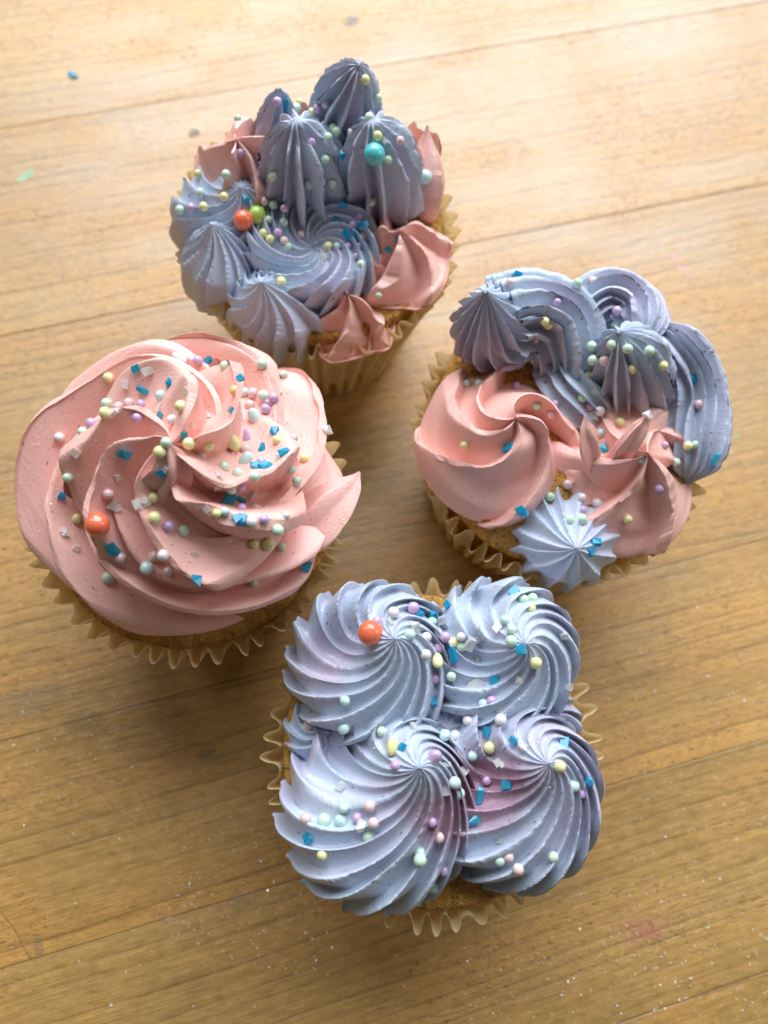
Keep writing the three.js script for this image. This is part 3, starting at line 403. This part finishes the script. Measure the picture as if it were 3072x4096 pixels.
sprinkle(V1, 1, `y1120,163,1.1 g722,232 y755,278,0.7 v632,285 b685,292 b668,325 w900,298 v858,322 y825,342 g1190,265 b1180,362 g1145,375 g412,374,0.8 g945,430 g965,452 w1045,452,0.8 v825,508 g912,482 y1190,475,1.12 p1315,500
 c1225,505 c1105,565 T1175,578 b995,583 g900,603 g1248,607 v437,567 c528,582 g607,697 y200,685 g352,688 g810,743 g940,742 M1452,705 b445,727 y342,810 m210,790 y228,865 v160,870 g97,883 b460,828 p560,838 g610,858
 g1155,838 v672,875 b998,858 O443,938,0.92 L518,912 g588,940 g673,952 b962,940 v1058,965 v1095,920 b1110,970 y560,1015 y597,1045 v640,1010 p765,1018 p672,1055 g690,1085 b1022,1018 b1065,1025 y1110,1030
 y917,1085 m967,1088 v1025,1085 v1088,1085 c890,1145 c925,1135 v1068,1145 g1100,1183 y655,1280,1.1 g1195,1355,0.8 b1303,1043 b1248,1105`,
  [[1010, 230, 'the hindmost rear blue dollop'], [430, 520, 'the rear left pink petals'], [650, 280, 'the small rear blue peak'], [740, 340, 'the rear middle pink petals'], [760, 620, 'the rear left blue dollop'], [930, 460, 'the little rear blue dollop'], [1220, 620, 'the rear right blue dollop'], [250, 800, 'the rear left blue coil'], [460, 900, 'the tip of the rear left coil'], [680, 950, 'the far side of rear central coil'], [1050, 1030, 'the right side of rear central coil'], [900, 1130, 'the near side of rear central coil'], [640, 1330, 'the rear cupcake blue star'], [1270, 1100, 'the rear right pink flower'], [1100, 1400, 'the rear front pink flower'], [1460, 700, 'the rear pink spike'], [1330, 470, 'the rear right pink petals']], rear);
sprinkle(V2, 1, `w795,150,1.2 v875,158 b922,157 g998,183 g1160,173 g1255,220 y478,232 b603,192 c658,203 b750,252 c555,262 b1065,238 c822,293 a1043,293,1.1 m1080,298 p1120,300 g1165,312 v1210,322,1.12 v1180,370,1.12 v1190,345 p1105,355 m1125,405,1.16 b1028,378
 m712,313 g473,347 p525,362 p572,345 v625,350 v608,410 y467,390 c505,390 v403,435 g367,472 w262,497 c335,565 y803,362,1.1 c708,362 b711,400,0.8 w763,422 c918,403,1.1 c848,443,1.1 b635,290,1.1 b810,492,1.2 y835,522 y707,562,1.1 g735,520 y920,533 y1028,515,1.8 v1080,492,1.2 p1088,552
 b1215,470 y1228,510 p1298,500,0.8 c1447,467,1.3 b1158,547,1.2 b1263,563 c1235,583 c1290,545,0.8 m1087,597,1.2 g990,628 g1052,655 g1127,670 b1130,625 b1175,625 v1155,607 g1285,640 g1312,690 y1348,590 b553,570 b712,655,1.1 c735,640 c520,673 w893,580,0.7 c962,665 c962,712,1.1
 g300,675 b272,755 p477,748 y677,762 c635,775,1.2 c607,795 c520,813 c487,800 y342,857,1.1 O428,883,0.95 c283,912,1.2 c337,990,1.1 b497,992,1.2 p533,1028 y682,853,1.1 v745,890,1.05 g812,910,1.05 v1067,715 g1025,725 b1010,772,1.3 b1062,775,1.1 c1125,740,1.2 v1070,812 c1130,808,1.1 c912,815 y957,833,0.8 m995,825,0.85
 b1052,857,1.2 w1113,870 v1168,860,0.85 w1265,842,0.8 g1228,907 y1122,967 y1187,970,1.14 g1243,983 p683,1025,1.1 w722,1018 c860,1013 m650,1073,1.12 w743,1090,0.9 g477,1120,1.1 b870,1130,1.1 m1121,1142 b1355,1073,1.15`,
  [[820, 230, 'the far pink folds'], [1130, 250, 'the far right pink fold'], [1130, 340, 'the right upper pink folds'], [560, 320, 'the upper left pink folds'], [390, 520, 'the left pink folds'], [720, 400, 'the top pink petals'], [760, 580, 'the middle of the pink swirl'], [930, 660, 'the centre right pink fold'], [1060, 560, 'the pink fold right of centre'], [1260, 540, 'the right pink edge'], [1150, 680, 'the lower right pink fold'], [1060, 800, 'the pink groove below the centre'], [560, 790, 'the pink groove left of centre'], [330, 880, 'the lower left pink fold'], [740, 890, 'the pink fold under the centre'], [1190, 940, 'the near right pink fold'], [600, 1040, 'the near left pink fold'], [900, 1120, 'the near pink edge']], left);
sprinkle(V3, 1, `b575,120,0.8 m490,170 p542,158 p945,150 g873,163 v772,255 v1065,300 y712,350 y728,367 g1058,367 p662,437 g942,472,1.08 g1040,465 g1120,485 g1225,495,1.1 c1180,435 g948,540,1.05 p1007,542,1.12 y1143,583,1.1 y1293,568 y930,610,1.1 b1440,632 p1472,758 c960,690,1.1 g900,725
 v935,768,1.05 w980,793,1.1 c945,815,1.3 c1217,812,1.2 y1080,847 m987,900,1.05 b1000,978 g330,660 m390,655 v572,670 g670,763 v762,757 p745,808 b538,973,1.2 y318,960 y1413,963,1.1 g1457,957 b1552,1030,1.1 v1300,960,0.8 m1195,1028 g1355,1043,0.9 v1277,1173 p825,1153 g737,1213 w893,1217 w967,1242 v898,1278
 g835,1328,1.05 g890,1322,1.14 y1117,1322,1.05 b595,1282,1.1 b968,1440 b938,1485,1.1`,
  [[480, 200, 'the peak of the blue rope'], [700, 330, 'the long blue rope'], [960, 200, 'the curled blue rope'], [1080, 380, 'the end of the curled rope'], [1000, 520, 'the tip of the lone blue mound'], [1180, 530, 'the right side of the blue mound'], [950, 690, 'the near side of the blue mound'], [1460, 680, 'the outer blue rope'], [1480, 980, 'the lower end of the outer rope'], [1020, 890, 'the pink spiky petals'], [360, 660, 'the far pink flower petal'], [680, 760, 'the right pink flower petal'], [430, 970, 'the middle of the pink flower'], [1270, 1020, 'the right pink spiky flower'], [1110, 1320, 'the near pink spiky petal'], [880, 1300, 'the far half of the blue star'], [950, 1460, 'the middle of the blue star'], [620, 1270, 'the near pink flower petal']], right);
sprinkle(V4, 1, `b880,203,1.2 b1195,138,1.2 g1237,177 g1278,172 y1272,213 O513,340 w620,235,1.05 v715,212,1.12 v543,278 b738,248 c602,283,1.1 c725,300,1.3 b815,250 c852,272,1.3 m803,280 m695,340,1.14 w775,355 c833,335,1.1 v865,355 w943,350,0.9 v838,400,1.05 y903,380,1.15 g943,397 b905,433,1.05 c985,385,1.2 c1018,365,1.1 w772,437,1.05 y832,465,1.16 v820,550
 g897,540 c1113,310,1.2 m1150,273 g1180,320 g1182,372,1.1 b1228,415,1.1 y1297,475,1.1 c1020,460 c1010,580,1.6 b1100,560,1.2 c1280,370,1.1 c1218,558 c1435,345,1.2 c1503,568 m390,653,1.05 b820,663,1.1 m1045,670 v1088,658 p220,770,1.1 m383,783,1.1 g568,803 c715,783,1.2 w975,750,1.1 w1130,748,1.12 c1123,703 m863,820 w915,823,1.14 b1065,805,1.2 b1193,845,1.1 y1078,877,1.1
 m998,915 c1235,880 b1428,863,1.2 y615,873,1.2 b668,875 v632,960,1.05 v810,920,1.7 c868,960,1.2 c950,990,1.3 c1120,955,1.1 m908,1045,1.14 m930,1095,1.05 c867,1080,1.2 v1065,1032 b1165,1053,1.3 b1030,1100,1.1 y1407,968,1.1 m1475,1057,1.1 v1520,1097,0.9 b1550,1032 c370,1065,1.2 m387,1163 p507,1155 p203,1217 g292,1222,1.12 m370,1222,1.1 v452,1213 p527,1237 c465,1255,1.1
 g500,1298,1.14 b215,1297,1.15 y283,1383,1.05 b1005,1222,1.1 v802,1230,1.05 p832,1302,1.1 m745,1375,1.1 g750,1412,1.12 c1128,1315 p1165,1393 g1123,1412 p1211,1452 g1380,1398,1.05 v865,1465,0.9 m812,1535,1.2`,
  [[660, 260, 'the far left rosette behind its peak'], [500, 330, 'the far left rosette hollow'], [850, 400, 'the groove between far rosettes'], [860, 560, 'the right flank of the far left rosette'], [390, 720, 'the near flank of the far left rosette'], [880, 230, 'the far edge between far rosettes'], [1220, 170, 'the far edge of the far right rosette'], [1170, 330, 'the far right rosette beside its peak'], [1050, 520, 'the hollow of the far right rosette'], [1430, 450, 'the outer flank of the far right rosette'], [880, 800, 'the middle where four rosettes meet'], [1080, 690, 'the gap between right rosettes'], [640, 920, 'the near left rosette left of its peak'], [890, 1010, 'the near left rosette by its peak'], [390, 1180, 'the hollow of the near left rosette'], [260, 1330, 'the outer flank of the near left rosette'], [790, 1290, 'the front flank of the near left rosette'], [1090, 930, 'the purple hollow of the near right rosette'], [1250, 860, 'the far flank of the near right rosette'], [1460, 1010, 'the near right rosette by its peak'], [1170, 1390, 'the front flank of the near right rosette'], [1010, 1170, 'the groove between near rosettes']], front);
sprinkle(VF, 1, 'b157,162,1.1 c418,286,1.4', [[157, 162, 'the bare wood at the far left'], [418, 286, 'the wood beside the rear cupcake']], 'board');
{
  const kinds = new Map(); for (const p of placed) kinds.set(p.base, [...(kinds.get(p.base) ?? []), p]);
  for (const [base, list] of kinds) { list.sort((a, b) => a.x - b.x); list.forEach((p, i) => {
    const n = list.length, where = n === 1 ? '' : i === 0 ? ', leftmost such' : i === n - 1 ? ', rightmost such' : ', ' + RANK[i] + ' such from left';
    const bead = !!BEADS[p.kind]; tag(p.m, base + where, bead ? 'sugar bead' : 'sugar crystal', bead ? (p.kind === p.kind.toUpperCase() ? 'large sugar beads' : 'small sugar beads scattered on the cupcakes') : 'sugar crystals scattered on the cupcakes');
  }); }
}
// ---------------------------------------------------------------- glittering sugar dust
function dust(name, label, geo, mat, spots) { const m = new THREE.InstancedMesh(geo, mat, spots.length); m.name = name; const M = new THREE.Matrix4(), Q = new THREE.Quaternion(); spots.forEach(([p, r], i) => { Q.setFromEuler(new THREE.Euler(rr(0, 6), rr(0, 6), rr(0, 6))); m.setMatrixAt(i, M.compose(p, Q, new THREE.Vector3(r, r * rr(0.5, 1), r * rr(0.6, 1)))); }); return m; }
const grain = crystalGeo[0].clone(), glint = new THREE.MeshPhysicalMaterial({ color: 0xffffff, roughness: 0.15, metalness: 0.25, specularIntensity: 1 });
seed = 4242;
{
  const spots = [];
  for (let i = 0; i < 1300; i++) { let px = rr(0, IW), py = rr(60, IH); const k = rnd(); if (k < 0.28) { px = rr(1000, 1659); py = rr(1900, 2212); } else if (k < 0.5) { px = rr(350, 720); py = rr(1750, 2050) + (px - 350) * 0.2; } else if (k < 0.68) { px = rr(1300, 1659); py = rr(1150, 1900); } else if (k < 0.78) { px = rr(0, 320); py = rr(1430, 1800); } const h = land(px, py); if (!h.board) continue; const r = rr(0.00009, 0.00022) * (rnd() < 0.1 ? 1.5 : 1); spots.push([h.p.addScaledVector(h.n, r * 0.4), r]); }
  const d = dust('sugar_dust', '', grain, glint, spots); add(d); tag(d, 'fine glittering sugar dust scattered over the bare wooden table', 'sugar dust', null, 'stuff');
  const pink = []; for (let i = 0; i < 480; i++) { const a = rr(0, 6.28), q = Math.sqrt(-Math.log(1 - 0.93 * rnd())) * 0.6; const h = land(1390 + Math.cos(a) * q * 75 - Math.sin(a) * q * 20, 2008 + Math.sin(a) * q * 42 + Math.cos(a) * q * 10), r = rr(0.00008, 0.00021); if (h.board) pink.push([h.p.addScaledVector(h.n, r * 0.4), r]); }
  const e = dust('sugar_powder', '', grain, new THREE.MeshPhysicalMaterial({ color: new THREE.Color(0.58, 0.21, 0.20), roughness: 0.6 }), pink); add(e); tag(e, 'spilled patch of pink powder on the table in the near right corner', 'pink powder', null, 'stuff');
}
[[rear, V1, 90, 60, 1500, 1700, 260], [left, V2, 60, 60, 1590, 1370, 620], [right, V3, 100, 80, 1580, 1640, 300], [front, V4, 60, 80, 1580, 1640, 750]].forEach(([g, V, x0, y0, x1, y1, n]) => {
  const spots = []; for (let i = 0; i < n; i++) { const h = land(...V(rr(x0, x1), rr(y0, y1))); if (h.board || h.p.distanceTo(g.position) > 0.09) continue; const r = rr(0.00006, 0.00014); spots.push([h.p.addScaledVector(h.n, r * 0.2).sub(g.position), r]); }
  const d = dust('glitter', '', grain, glint, spots); add(d, g); tag(d, null, null, null, 'stuff');
});

renderer.render(scene, camera);
